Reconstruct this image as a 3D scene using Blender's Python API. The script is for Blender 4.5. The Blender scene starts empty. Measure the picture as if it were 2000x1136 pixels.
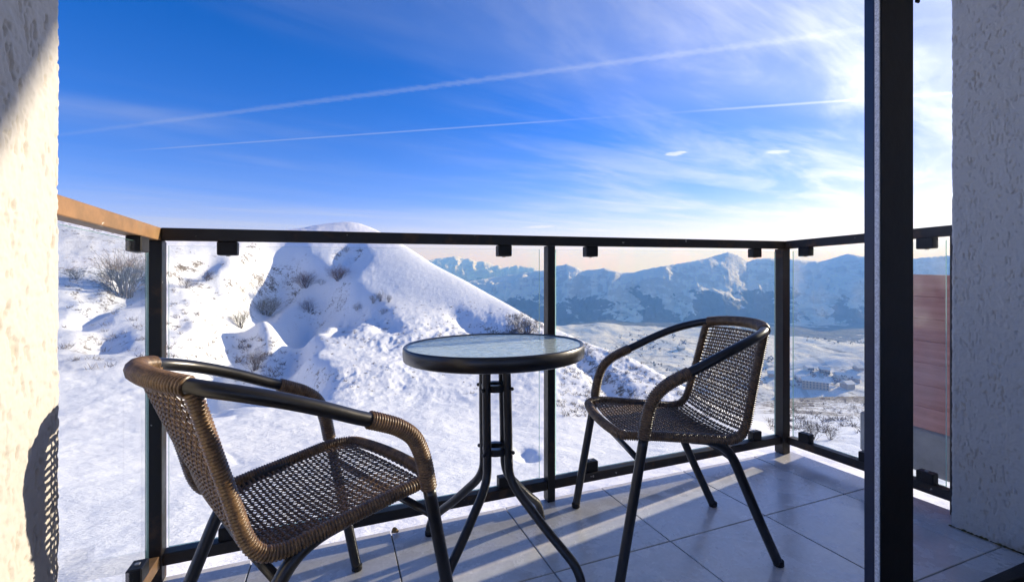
import bpy, math, random
import numpy as np
from mathutils import Vector, Matrix

# ---------------------------------------------------------------- camera, light, exposure
SC = bpy.context.scene
COL = SC.collection
YAW = 0.3663            # the camera looks this far to the right of the balcony's outward axis (+Y)
FPX, HZ = 895.2, 509.7  # focal length and horizon row, in pixels of a 2000 x 1136 picture
EYE = 1.0
cam = bpy.data.cameras.new('camera')
cam.sensor_width = 36.0
cam.lens = 36.0 * FPX / 2000.0
cam.shift_y = (HZ - 568.0) / 2000.0
cam.clip_start = 0.02
cam.clip_end = 30000.0
camo = bpy.data.objects.new('camera', cam)
COL.objects.link(camo)
camo.location = (0, 0, EYE)
camo.rotation_euler = (math.pi / 2, 0, -YAW)
SC.camera = camo

SUN_AZ = math.radians(80.6)   # from +Y towards +X
SUN_EL = math.radians(15.8)
TO_SUN = Vector((math.sin(SUN_AZ) * math.cos(SUN_EL), math.cos(SUN_AZ) * math.cos(SUN_EL), math.sin(SUN_EL)))
sun = bpy.data.lights.new('sun', 'SUN')
sun.energy = 3.0
sun.angle = math.radians(0.53)
sun.color = (1.0, 0.87, 0.70)
suno = bpy.data.objects.new('sun', sun)
COL.objects.link(suno)
suno.rotation_euler = TO_SUN.to_track_quat('Z', 'Y').to_euler()
suno.location = (60, 10, 40)

VS = SC.view_settings
VS.view_transform = 'Standard'
VS.look = 'None'
VS.gamma = 1.0
VS.use_curve_mapping = False
VS.exposure = 1.28
SC.display_settings.display_device = 'sRGB'
SC.cycles.max_bounces = 10
SC.cycles.transparent_max_bounces = 24
SC.cycles.volume_bounces = 0


class NT:
    """short-hand for building a node tree"""
    def __init__(self, tree):
        self.t = tree
        tree.nodes.clear()

    def n(self, kind, props=None, **inp):
        nd = self.t.nodes.new(kind)
        for k, v in (props or {}).items():
            setattr(nd, k, v)
        for k, v in inp.items():
            key = int(k[1:]) if k[0] == 'i' and k[1:].isdigit() else k.replace('_', ' ')
            self.put(nd.inputs[key], v)
        return nd

    def put(self, sock, v):
        if hasattr(v, 'outputs'):
            v = v.outputs[0]
        if isinstance(v, bpy.types.NodeSocket):
            self.t.links.new(v, sock)
        else:
            if sock.type == 'RGBA' and hasattr(v, '__len__') and len(v) == 3:
                v = (*v, 1)
            sock.default_value = v

    def m(self, op, a, b=0.0, c=None, clamp=False):
        nd = self.t.nodes.new('ShaderNodeMath')
        nd.operation = op
        nd.use_clamp = clamp
        self.put(nd.inputs[0], a)
        self.put(nd.inputs[1], b)
        if c is not None:
            self.put(nd.inputs[2], c)
        return nd.outputs[0]

    def mix(self, fac, a, b, blend='MIX'):
        nd = self.t.nodes.new('ShaderNodeMix')
        nd.data_type = 'RGBA'
        nd.blend_type = blend
        self.put(nd.inputs[0], fac)
        self.put(nd.inputs[6], a)
        self.put(nd.inputs[7], b)
        return nd.outputs[2]

    def rng(self, v, a, b, c=0.0, d=1.0, smooth=True):
        nd = self.t.nodes.new('ShaderNodeMapRange')
        nd.interpolation_type = 'SMOOTHSTEP' if smooth else 'LINEAR'
        self.put(nd.inputs[0], v)
        for i, x in enumerate((a, b, c, d)):
            nd.inputs[1 + i].default_value = x
        return nd.outputs[0]

    def noise(self, vec, scale, detail=4.0, rough=0.55, dist=0.0):
        nd = self.n('ShaderNodeTexNoise', Scale=scale, Detail=detail, Roughness=rough, Distortion=dist)
        if vec is not None:
            self.put(nd.inputs['Vector'], vec)
        return nd.outputs[0]

    def scl(self, vec, s, loc=(0, 0, 0), rot=(0, 0, 0)):
        nd = self.n('ShaderNodeMapping', Vector=vec, Scale=s, Location=loc, Rotation=rot)
        return nd.outputs[0]


# ---------------------------------------------------------------- sky
world = bpy.data.worlds.new('World')
SC.world = world
world.use_nodes = True
W = NT(world.node_tree)
sky = W.n('ShaderNodeTexSky')
sky.sky_type = 'NISHITA'
sky.sun_disc = False
sky.sun_elevation = SUN_EL
sky.sun_rotation = SUN_AZ
sky.altitude = 1500.0
sky.air_density = 1.0
sky.dust_density = 0.6
sky.ozone_density = 3.0
direction = W.n('ShaderNodeTexCoord').outputs['Generated']
sep = W.n('ShaderNodeSeparateXYZ', Vector=direction)
dx, dy, dz = sep.outputs
zz = W.m('MAXIMUM', dz, 0.03)
cu = W.m('DIVIDE', dx, zz)
cv = W.m('DIVIDE', dy, zz)
uv = W.n('ShaderNodeCombineXYZ', X=cu, Y=cv, Z=0.0).outputs[0]
# thin cirrus veil drawn out by the wind, thickening towards the sun's side
rot = W.scl(uv, (1, 1, 1), (0, 0, 0), (0, 0, math.radians(-20)))
n1 = W.noise(W.scl(rot, (0.34, 1.15, 1)), 1.0, 8, 0.62, 0.5)
n2 = W.noise(W.scl(rot, (0.16, 0.34, 1), (3.1, 7.7, 0)), 1.0, 4, 0.5, 0.4)
side = W.m('ADD', W.m('MULTIPLY', dx, 0.90), W.m('MULTIPLY', dy, 0.10))
veil = W.rng(side, 0.16, 1.05)
low = W.rng(dz, 0.42, 0.0)
fib = W.rng(n1, 0.38, 0.72)
blot = W.rng(n2, 0.40, 0.64)
# thin ice cloud scatters forward, so it grows brighter towards the sun
tos = W.n('ShaderNodeVectorMath', {'operation': 'DOT_PRODUCT'}, i0=direction, i1=tuple(TO_SUN)).outputs['Value']
amount = W.m('ADD', W.m('MULTIPLY', veil, 0.9), W.m('ADD', W.m('MULTIPLY', low, 0.11), W.rng(n2, 0.46, 0.66, 0.0, 0.20)))
cir = W.m('MULTIPLY', W.m('ADD', W.m('MULTIPLY', fib, 0.65), W.m('MULTIPLY', blot, 0.35)), amount)


def trail(nx, ny, c, width, t0, t1, t2, t3, lo, hi, strength, ragged):
    """a straight aircraft trail across the cloud plane"""
    wob = W.m('MULTIPLY', W.m('SUBTRACT', W.noise(uv, 24.0, 4, 0.6), 0.5), ragged)
    dist = W.m('ABSOLUTE', W.m('ADD', W.m('SUBTRACT', W.m('ADD', W.m('MULTIPLY', cu, nx), W.m('MULTIPLY', cv, ny)), c), wob))
    band = W.rng(dist, width * 1.25, 0.0)
    along = W.m('SUBTRACT', W.m('MULTIPLY', cu, ny), W.m('MULTIPLY', cv, nx))
    k = W.m('MULTIPLY', W.rng(along, t0, t1, lo, 1.0), W.rng(along, t2, t3, 1.0, hi))
    return W.m('MULTIPLY', W.m('MULTIPLY', band, k), strength)


tr1 = trail(0.628, 0.778, 2.359, 0.046, -4.5, -2.5, 0.55, 1.3, 0.45, 0.3, 0.13, 0.09)
tr2 = trail(0.561, 0.827, 3.256, 0.028, -4.6, -3.6, -0.9, 0.1, 0.0, 0.15, 0.18, 0.012)
tr3 = trail(0.561, 0.827, 3.256, 0.034, 0.2, 1.1, 9.0, 9.9, 0.0, 1.0, 0.28, 0.012)


def puff(cx, cy, sx, sy, strength):
    a = W.m('DIVIDE', W.m('SUBTRACT', cu, cx), sx)
    b = W.m('DIVIDE', W.m('SUBTRACT', cv, cy), sy)
    q = W.m('ADD', W.m('MULTIPLY', a, a), W.m('MULTIPLY', b, b))
    q = W.m('ADD', q, W.m('MULTIPLY', W.m('SUBTRACT', W.noise(uv, 9.0, 5, 0.65), 0.5), 2.6))
    return W.rng(q, 1.0, 0.2, 0.0, strength)


pf = W.m('ADD', puff(2.954, 3.439, 0.10, 0.12, 0.55), W.m('ADD', puff(3.79, 3.054, 0.14, 0.10, 0.4), puff(5.55, 12.3, 0.45, 0.9, 0.45)))
cl = W.m('ADD', W.m('ADD', cir, pf), W.m('ADD', tr1, W.m('ADD', tr2, tr3)))
aureole = W.m('MULTIPLY', W.rng(tos, 0.74, 1.06), W.m('ADD', W.m('MULTIPLY', fib, 0.55), 0.10))
whitish = W.m('MULTIPLY', W.rng(dz, 0.13, 0.0), W.rng(side, -0.6, 0.7, 0.20, 0.56))
cl = W.m('ADD', cl, W.m('ADD', aureole, whitish))
cl = W.m('MINIMUM', cl, 0.92)
hs = W.n('ShaderNodeHueSaturation', Hue=0.5, Saturation=1.35, Value=1.0, Color=sky.outputs[0])
glow = W.m('ADD', W.rng(side, -0.2, 0.9, 2.9, 4.4), W.m('ADD', W.m('MULTIPLY', W.m('POWER', W.m('MAXIMUM', tos, 0.0), 10.0), 2.6), W.m('MULTIPLY', W.m('POWER', W.m('MAXIMUM', tos, 0.0), 60.0), 4.0)))
cloudcol = W.n('ShaderNodeVectorMath', {'operation': 'SCALE'}, i0=(0.93, 0.97, 1.05))
W.put(cloudcol.inputs['Scale'], glow)
deep = W.mix(1.0, hs.outputs[0], (0.84, 0.575, 0.90), 'MULTIPLY')
col = W.mix(cl, deep, cloudcol.outputs[0])
bg = W.n('ShaderNodeBackground', Color=col, Strength=0.101)
W.n('ShaderNodeOutputWorld', Surface=bg)

# ---------------------------------------------------------------- helpers
R = random.Random(7)
SL, DF = 0.0483, 1.7207      # the balcony falls outwards by SL; its floor is at height 0 along y = DF


def zf(y):
    return SL * (DF - y)


class MB:
    """collects faces; build() links them as one mesh object"""
    def __init__(self):
        self.v, self.f, self.mi = [], [], []

    def add(self, v, f, mi=0):
        o = len(self.v)
        self.v += [tuple(map(float, p)) for p in v]
        self.f += [tuple(i + o for i in q) for q in f]
        self.mi += [mi] * len(f)

    def box(self, x0, x1, y0, y1, z0, z1, shear=False, bev=0.0, mi=0):
        s = zf if shear else (lambda y: 0.0)
        if bev <= 0:
            v = [(x, y, z + s(y)) for z in (z0, z1) for y in (y0, y1) for x in (x0, x1)]
            self.add(v, [(0, 2, 3, 1), (4, 5, 7, 6), (0, 1, 5, 4), (2, 6, 7, 3), (0, 4, 6, 2), (1, 3, 7, 5)], mi)
            return
        b = min(bev, (x1 - x0) * .45, (y1 - y0) * .45, (z1 - z0) * .45)
        vs = {}
        pts = []
        for sx in (0, 1):
            for sy in (0, 1):
                for sz in (0, 1):
                    X, Y, Z = (x0, x1)[sx], (y0, y1)[sy], (z0, z1)[sz]
                    ix, iy, iz = X + (b, -b)[sx], Y + (b, -b)[sy], Z + (b, -b)[sz]
                    for ax, p in enumerate(((X, iy, iz), (ix, Y, iz), (ix, iy, Z))):
                        vs[(sx, sy, sz, ax)] = len(pts)
                        pts.append((p[0], p[1], p[2] + s(p[1])))
        fs = []
        for ax in range(3):
            o = [a for a in range(3) if a != ax]
            for sd in (0, 1):
                q = []
                for u, w in ((0, 0), (1, 0), (1, 1), (0, 1)):
                    k = [0, 0, 0]
                    k[ax], k[o[0]], k[o[1]] = sd, u, w
                    q.append(vs[(*k, ax)])
                fs.append(tuple(q))
            for u in (0, 1):
                for w in (0, 1):
                    k0, k1 = [0, 0, 0], [0, 0, 0]
                    k0[o[0]] = k1[o[0]] = u
                    k0[o[1]] = k1[o[1]] = w
                    k1[ax] = 1
                    fs.append((vs[(*k0, o[0])], vs[(*k1, o[0])], vs[(*k1, o[1])], vs[(*k0, o[1])]))
        for sx in (0, 1):
            for sy in (0, 1):
                for sz in (0, 1):
                    fs.append(tuple(vs[(sx, sy, sz, a)] for a in range(3)))
        self.add(pts, fs, mi)

    def tube(self, pts, rad, seg=10, caps=True, mi=0, flat=1.0):
        P = [Vector(p) for p in pts]
        n = len(P)
        rad = rad if hasattr(rad, '__len__') else [rad] * n
        T = [(P[min(i + 1, n - 1)] - P[max(i - 1, 0)]).normalized() for i in range(n)]
        a = Vector((0, 0, 1)) if abs(T[0].z) < 0.9 else Vector((1, 0, 0))
        u = (a - T[0] * a.dot(T[0])).normalized()
        v, f = [], []
        for i in range(n):
            u = (u - T[i] * u.dot(T[i])).normalized()
            w = T[i].cross(u)
            for k in range(seg):
                t = 2 * math.pi * k / seg
                v.append(P[i] + (u * math.cos(t) + w * math.sin(t) * flat) * rad[i])
        for i in range(n - 1):
            for k in range(seg):
                k2 = (k + 1) % seg
                f.append((i * seg + k, i * seg + k2, (i + 1) * seg + k2, (i + 1) * seg + k))
        if caps:
            f.append(tuple(range(seg))[::-1])
            f.append(tuple((n - 1) * seg + k for k in range(seg)))
        self.add(v, f, mi)

    def lathe(self, prof, seg=48, close=False, c=(0, 0), mi=0):
        n = len(prof)
        v = [(c[0] + r * math.cos(2 * math.pi * k / seg), c[1] + r * math.sin(2 * math.pi * k / seg), z) for r, z in prof for k in range(seg)]
        f = []
        for i in range(n if close else n - 1):
            j = (i + 1) % n
            for k in range(seg):
                k2 = (k + 1) % seg
                f.append((i * seg + k, i * seg + k2, j * seg + k2, j * seg + k))
        self.add(v, f, mi)

    def build(self, name, mats, parent=None, smooth=False, **tags):
        me = bpy.data.meshes.new(name)
        me.from_pydata(self.v, [], self.f)
        mats = mats if isinstance(mats, (list, tuple)) else [mats]
        for m_ in mats:
            me.materials.append(m_)
        if len(mats) > 1:
            me.polygons.foreach_set('material_index', self.mi)
        if smooth:
            me.polygons.foreach_set('use_smooth', [True] * len(me.polygons))
        me.update()
        return link(name, me, parent, **tags)


def link(name, me, parent=None, **tags):
    o = bpy.data.objects.new(name, me)
    COL.objects.link(o)
    o.parent = parent
    tag(o, **tags)
    return o


def tag(o, **tags):
    for k, v in tags.items():
        if v is not None:
            o[k] = v
    return o


def thing(name, loc, rot=(0, 0, 0), **tags):
    o = bpy.data.objects.new(name, None)
    COL.objects.link(o)
    o.location = loc
    o.rotation_euler = rot
    o.empty_display_size = 0.1
    return tag(o, **tags)


def copy_tree(o, parent=None):
    c = o.copy()
    COL.objects.link(c)
    c.parent = parent
    for ch in [k for k in bpy.data.objects if k.parent == o]:
        copy_tree(ch, c)
    return c


def spline(ctrl, n):
    """Catmull-Rom through ctrl, n samples per span"""
    P = [np.array(p, float) for p in ctrl]
    P = [2 * P[0] - P[1]] + P + [2 * P[-1] - P[-2]]
    out = []
    for i in range(1, len(P) - 2):
        a, b, c, d = P[i - 1:i + 3]
        for k in range(n):
            t = k / n
            out.append(0.5 * (2 * b + (c - a) * t + (2 * a - 5 * b + 4 * c - d) * t * t + (3 * b - a - 3 * c + d) * t ** 3))
    out.append(P[-2])
    return np.array(out)


def resample(pts, step):
    pts = np.asarray(pts, float)
    L = np.r_[0, np.cumsum(np.linalg.norm(np.diff(pts, axis=0), axis=1))]
    n = max(2, int(round(L[-1] / step)) + 1)
    t = np.linspace(0, L[-1], n)
    return np.stack([np.interp(t, L, pts[:, i]) for i in range(pts.shape[1])], 1)


def _hash(ix, iy, seed):
    h = (ix.astype(np.int64) * 374761393 + iy.astype(np.int64) * 668265263 + seed * 1442695041) & 0xFFFFFFFF
    h = ((h ^ (h >> 13)) * 1274126177) & 0xFFFFFFFF
    h = h ^ (h >> 16)
    return (h & 0xFFFF) / 65535.0


def vnoise(x, y, seed=0):
    ix, iy = np.floor(x), np.floor(y)
    fx, fy = x - ix, y - iy
    ux, uy = fx * fx * fx * (fx * (fx * 6 - 15) + 10), fy * fy * fy * (fy * (fy * 6 - 15) + 10)
    a, b = _hash(ix, iy, seed), _hash(ix + 1, iy, seed)
    c, d = _hash(ix, iy + 1, seed), _hash(ix + 1, iy + 1, seed)
    return (a + (b - a) * ux) * (1 - uy) + (c + (d - c) * ux) * uy - 0.5


def fbm(x, y, scale, octaves=4, gain=0.5, seed=0):
    out = np.zeros_like(x, dtype=float)
    amp, f = 1.0, 1.0 / scale
    for o in range(octaves):
        out += amp * vnoise(x * f * 0.8 - y * f * 0.6 + 17.3 * o, x * f * 0.6 + y * f * 0.8 + 9.1 * o, seed + o)
        amp *= gain
        f *= 2.03
    return out


def ridged(x, y, scale, octaves=4, gain=0.5, seed=0):
    out = np.zeros_like(x, dtype=float)
    amp, f = 1.0, 1.0 / scale
    for o in range(octaves):
        out += amp * (0.5 - 2 * np.abs(vnoise(x * f * 0.8 - y * f * 0.6 + 3.7 * o, x * f * 0.6 + y * f * 0.8 + 5.3 * o, seed + o)))
        amp *= gain
        f *= 2.07
    return out


def material(name, fn, **kw):
    m_ = bpy.data.materials.new(name)
    m_.use_nodes = True
    t = NT(m_.node_tree)
    out = t.n('ShaderNodeOutputMaterial')
    fn(t, out, **kw)
    return m_


def pos(t):
    return t.n('ShaderNodeTexCoord').outputs['Object']


def geo(t):
    return t.n('ShaderNodeNewGeometry').outputs['Position']


def bump(t, h, strength=0.3, dist=0.01):
    return t.n('ShaderNodeBump', Strength=strength, Distance=dist, Height=h)


def principled(t, out, **inp):
    b = t.n('ShaderNodeBsdfPrincipled', **inp)
    t.put(out.inputs['Surface'], b)
    return b


# ---------------------------------------------------------------- materials
def f_snow(t, out, near=True):
    p = geo(t)
    big = t.noise(p, 0.05, 4)
    fine = t.noise(p, 1.3, 6, 0.65)
    mid = t.noise(p, 0.35, 5, 0.6)
    c = t.mix(t.rng(big, 0.3, 0.7), (0.83, 0.85, 0.88), (0.90, 0.90, 0.90))
    # dry grass and earth showing through where the snow is thin
    at = t.n('ShaderNodeAttribute', {'attribute_name': 'bare'}).outputs['Fac']
    speck = t.noise(t.scl(p, (1, 1, 1.6)), 1.7, 7, 0.72)
    k = t.m('ADD', t.m('MULTIPLY', t.m('SUBTRACT', speck, 0.5), 2.4), t.m('MULTIPLY', t.m('SUBTRACT', mid, 0.5), 1.6))
    k = t.m('ADD', k, t.m('SUBTRACT', t.m('MULTIPLY', at, 1.5), 1.0))
    earth = t.mix(t.noise(p, 0.9, 4), (0.11, 0.085, 0.055), (0.24, 0.20, 0.14))
    c = t.mix(t.rng(k, 0.0, 0.18), c, earth)
    crust = t.noise(t.scl(p, (1.0, 2.2, 1.0), rot=(0, 0, 0.35)), 2.6, 7, 0.68, 0.5)
    h = t.m('ADD', t.m('ADD', t.m('MULTIPLY', fine, 0.35), t.m('MULTIPLY', mid, 0.8)), t.m('MULTIPLY', crust, 0.30))
    principled(t, out, Base_Color=c, Roughness=0.62, Specular_IOR_Level=0.25, Normal=bump(t, h, 0.6, 0.38))


def f_valley(t, out):
    p = geo(t)
    flat = t.scl(p, (1, 1, 0.2))
    n1 = t.noise(flat, 0.012, 6, 0.6)
    n2 = t.noise(t.scl(p, (1.0, 0.35, 0.2), rot=(0, 0, 0.5)), 0.03, 6, 0.65, 0.6)
    n3 = t.noise(flat, 0.16, 5, 0.7)
    vor = t.n('ShaderNodeTexVoronoi', {'feature': 'DISTANCE_TO_EDGE'}, Vector=t.scl(p, (1, 0.55, 0.05), rot=(0, 0, 0.4)), Scale=0.011).outputs[0]
    c = t.mix(t.rng(n1, 0.35, 0.65), (0.74, 0.79, 0.87), (0.85, 0.87, 0.90))
    scrub = t.mix(n3, (0.085, 0.09, 0.10), (0.19, 0.19, 0.195))
    k = t.m('ADD', t.m('MULTIPLY', t.m('SUBTRACT', n2, 0.55), 5.0), t.m('MULTIPLY', t.m('SUBTRACT', n3, 0.5), 3.0))
    c = t.mix(t.rng(k, 0.0, 0.7), c, scrub)
    c = t.mix(t.rng(vor, 0.026, 0.012, 0.0, 0.35), c, scrub)
    principled(t, out, Base_Color=c, Roughness=0.8, Specular_IOR_Level=0.1, Normal=bump(t, n3, 0.6, 4.0))


def f_mountain(t, out):
    p = geo(t)
    z = t.n('ShaderNodeSeparateXYZ', Vector=p).outputs[2]
    nz = t.n('ShaderNodeSeparateXYZ', Vector=t.n('ShaderNodeNewGeometry').outputs['Normal']).outputs[2]
    n1 = t.noise(p, 0.0075, 8, 0.6, 0.5)
    n2 = t.noise(t.scl(p, (1, 1, 2.0)), 0.03, 7, 0.68)
    wood = t.m('ADD', t.rng(z, -30.0, -165.0, -0.95, 0.50), t.m('MULTIPLY', t.m('SUBTRACT', n1, 0.5), 4.2))
    wood = t.m('ADD', wood, t.m('MULTIPLY', t.m('SUBTRACT', n2, 0.5), 1.6))
    rock = t.m('ADD', t.rng(nz, 0.93, 0.72, -0.35, 0.45), t.m('MULTIPLY', t.m('SUBTRACT', n2, 0.50), 3.4))
    c = t.mix(t.rng(n2, 0.3, 0.7), (0.80, 0.83, 0.88), (0.90, 0.90, 0.90))
    c = t.mix(t.rng(rock, 0.10, 0.5, 0.0, 0.5), c, (0.20, 0.23, 0.28))
    c = t.mix(t.rng(wood, 0.0, 0.12, 0.0, 0.92), c, t.mix(n2, (0.025, 0.045, 0.075), (0.06, 0.085, 0.12)))
    principled(t, out, Base_Color=c, Roughness=0.8, Specular_IOR_Level=0.1, Normal=bump(t, t.m('ADD', n2, n1), 0.8, 14.0))


def f_stucco(t, out, base=(0.53, 0.515, 0.48)):
    p = pos(t)
    n = t.noise(p, 3.0, 5, 0.6)
    f = t.noise(t.scl(p, (1, 1, 0.5)), 160.0, 5, 0.6)
    at = t.n('ShaderNodeAttribute', {'attribute_name': 'groove'}).outputs['Fac']
    c = t.mix(t.rng(n, 0.3, 0.7), base, tuple(x * 0.965 for x in base))
    c = t.mix(t.m('MULTIPLY', at, t.rng(t.noise(p, 14.0, 3), 0.35, 0.7, 0.05, 0.6)), c, (0.40, 0.34, 0.26))
    principled(t, out, Base_Color=c, Roughness=0.93, Specular_IOR_Level=0.15, Normal=bump(t, f, 0.35, 0.003))


def f_dark(t, out, base=(0.016, 0.0145, 0.0135), rust=0.45, rough=0.42):
    p = geo(t)
    n = t.noise(p, 9.0, 7, 0.7)
    m2 = t.noise(p, 60.0, 5, 0.6)
    k = t.rng(n, 0.52, 0.68, 0.0, rust)
    c = t.mix(k, base, t.mix(m2, (0.07, 0.035, 0.016), (0.17, 0.085, 0.035)))
    c = t.mix(t.rng(t.noise(p, 34.0, 2), 0.735, 0.75, 0, 0.6), c, (0.5, 0.48, 0.44))
    principled(t, out, Base_Color=c, Roughness=t.rng(n, 0.3, 0.8, rough - 0.1, rough + 0.25), Specular_IOR_Level=0.4,
               Normal=bump(t, m2, 0.12, 0.002))


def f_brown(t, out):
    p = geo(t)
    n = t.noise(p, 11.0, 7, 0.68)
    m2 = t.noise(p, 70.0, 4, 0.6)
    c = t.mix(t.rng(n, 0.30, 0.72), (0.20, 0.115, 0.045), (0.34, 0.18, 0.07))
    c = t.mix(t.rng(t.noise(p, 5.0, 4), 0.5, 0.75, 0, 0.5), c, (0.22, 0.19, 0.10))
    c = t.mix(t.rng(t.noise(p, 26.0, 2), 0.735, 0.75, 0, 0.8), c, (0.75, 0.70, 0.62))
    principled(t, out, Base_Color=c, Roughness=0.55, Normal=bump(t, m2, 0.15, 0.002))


def f_black_tube(t, out):
    p = pos(t)
    n = t.noise(p, 30.0, 4)
    c = t.mix(t.rng(t.noise(p, 90.0, 2), 0.78, 0.80), (0.014, 0.0137, 0.014), (0.12, 0.115, 0.11))
    principled(t, out, Base_Color=c, Roughness=t.rng(n, 0.3, 0.7, 0.29, 0.34), Specular_IOR_Level=0.6)


def f_wicker(t, out):
    p = pos(t)
    n = t.noise(p, 55.0, 4)
    m2 = t.noise(p, 300.0, 2)
    c = t.mix(t.rng(n, 0.3, 0.7), (0.11, 0.064, 0.030), (0.25, 0.150, 0.068))
    c = t.mix(t.rng(m2, 0.45, 0.65, 0, 0.6), c, (0.05, 0.032, 0.02))
    principled(t, out, Base_Color=c, Roughness=0.36, Specular_IOR_Level=0.55, Normal=bump(t, m2, 0.2, 0.0006))


def f_tile(t, out):
    p = geo(t)
    inf = t.n('ShaderNodeObjectInfo').outputs['Random']
    n = t.noise(t.scl(p, (1, 1, 1)), 7.0, 7, 0.62, 0.4)
    m2 = t.noise(p, 90.0, 4, 0.6)
    c = t.mix(t.rng(n, 0.28, 0.72), (0.68, 0.665, 0.64), (0.84, 0.83, 0.81))
    c = t.mix(t.rng(m2, 0.35, 0.7, 0, 0.35), c, (0.52, 0.50, 0.475))
    c = t.mix(t.rng(t.noise(p, 2.6, 5, 0.7), 0.54, 0.70, 0, 0.42), c, (0.34, 0.32, 0.29))
    c = t.mix(1.0, c, t.mix(inf, (0.88, 0.88, 0.88), (1.04, 1.04, 1.03)), 'MULTIPLY')
    principled(t, out, Base_Color=c, Roughness=t.rng(n, 0.3, 0.7, 0.16, 0.34), Specular_IOR_Level=1.0,
               Normal=bump(t, m2, 0.10, 0.001))


def f_plain(t, out, col=(0.5, 0.5, 0.5), rough=0.7, vary=0.18, scale=12.0, spec=0.3):
    p = pos(t)
    n = t.noise(p, scale, 5, 0.62)
    c = t.mix(t.rng(n, 0.3, 0.7), tuple(x * (1 - vary) for x in col), tuple(min(1, x * (1 + vary)) for x in col))
    principled(t, out, Base_Color=c, Roughness=rough, Specular_IOR_Level=spec, Normal=bump(t, n, 0.15, 0.01))


def f_pane(t, out, tint=(0.97, 0.985, 0.98), dirt=0.07):
    p = geo(t)
    back = t.n('ShaderNodeNewGeometry').outputs['Backfacing']
    fr = t.n('ShaderNodeFresnel', IOR=t.rng(back, 0.0, 1.0, 1.20, 1 / 1.20, False))
    tr = t.n('ShaderNodeBsdfTransparent', Color=tint)
    gl = t.n('ShaderNodeBsdfGlossy', Color=(1, 1, 1), Roughness=0.03)
    a = t.n('ShaderNodeMixShader', i0=fr, i1=tr, i2=gl)
    run = t.noise(t.scl(p, (55, 55, 1.1)), 1.0, 4, 0.6)
    run2 = t.noise(t.scl(p, (14, 14, 0.8)), 1.0, 3, 0.5)
    smear = t.noise(p, 3.2, 6, 0.65)
    k = t.m('MULTIPLY', t.rng(run, 0.60, 0.78), t.rng(run2, 0.42, 0.66))
    k = t.m('ADD', t.m('MULTIPLY', k, 0.9), t.rng(smear, 0.42, 0.8, 0.0, 0.5))
    film = t.n('ShaderNodeBsdfTranslucent', Color=(0.75, 0.77, 0.8))
    dif = t.n('ShaderNodeBsdfDiffuse', Color=(0.75, 0.77, 0.8))
    dd = t.n('ShaderNodeMixShader', i0=0.5, i1=film, i2=dif)
    s = t.n('ShaderNodeMixShader', i0=t.m('MULTIPLY', k, dirt), i1=a, i2=dd)
    t.put(out.inputs['Surface'], s)


def f_edge(t, out):
    tr = t.n('ShaderNodeBsdfTransparent', Color=(0.55, 0.80, 0.74))
    gl = t.n('ShaderNodeBsdfGlossy', Color=(0.75, 0.9, 0.86), Roughness=0.12)
    df = t.n('ShaderNodeBsdfTranslucent', Color=(0.35, 0.62, 0.55))
    a = t.n('ShaderNodeMixShader', i0=0.35, i1=tr, i2=gl)
    t.put(out.inputs['Surface'], t.n('ShaderNodeMixShader', i0=0.45, i1=a, i2=df))


def f_tabletop(t, out):
    p = pos(t)
    h = t.noise(t.scl(p, (26, 60, 1), rot=(0, 0, 0.35)), 1.0, 2, 0.5, 0.9)
    bp = bump(t, h, 0.7, 0.0035)
    fr = t.n('ShaderNodeFresnel', IOR=1.42, Normal=bp)
    gl = t.n('ShaderNodeBsdfGlossy', Color=(0.9, 1, 0.97), Roughness=0.07, Normal=bp)
    rf = t.n('ShaderNodeBsdfTransparent', Color=(0.78, 0.93, 0.91))
    tl = t.n('ShaderNodeBsdfTranslucent', Color=(0.84, 0.96, 0.89), Normal=bp)
    df = t.n('ShaderNodeBsdfDiffuse', Color=(0.80, 0.93, 0.87), Normal=bp)
    a = t.n('ShaderNodeMixShader', i0=0.82, i1=tl, i2=df)
    b = t.n('ShaderNodeMixShader', i0=0.80, i1=rf, i2=a)
    t.put(out.inputs['Surface'], t.n('ShaderNodeMixShader', i0=fr, i1=b, i2=gl))


def f_twig(t, out, a=(0.10, 0.075, 0.055), b=(0.20, 0.155, 0.11)):
    n = t.noise(geo(t), 0.9, 3)
    principled(t, out, Base_Color=t.mix(t.rng(n, 0.3, 0.7), a, b), Roughness=0.9, Specular_IOR_Level=0.1)


def f_boards(t, out):
    p = geo(t)
    n = t.noise(t.scl(p, (6, 3, 40)), 1.0, 6, 0.65)
    c = t.mix(t.rng(n, 0.3, 0.7), (0.52, 0.22, 0.17), (0.70, 0.34, 0.27))
    principled(t, out, Base_Color=c, Roughness=0.6, Normal=bump(t, n, 0.3, 0.003))


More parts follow.
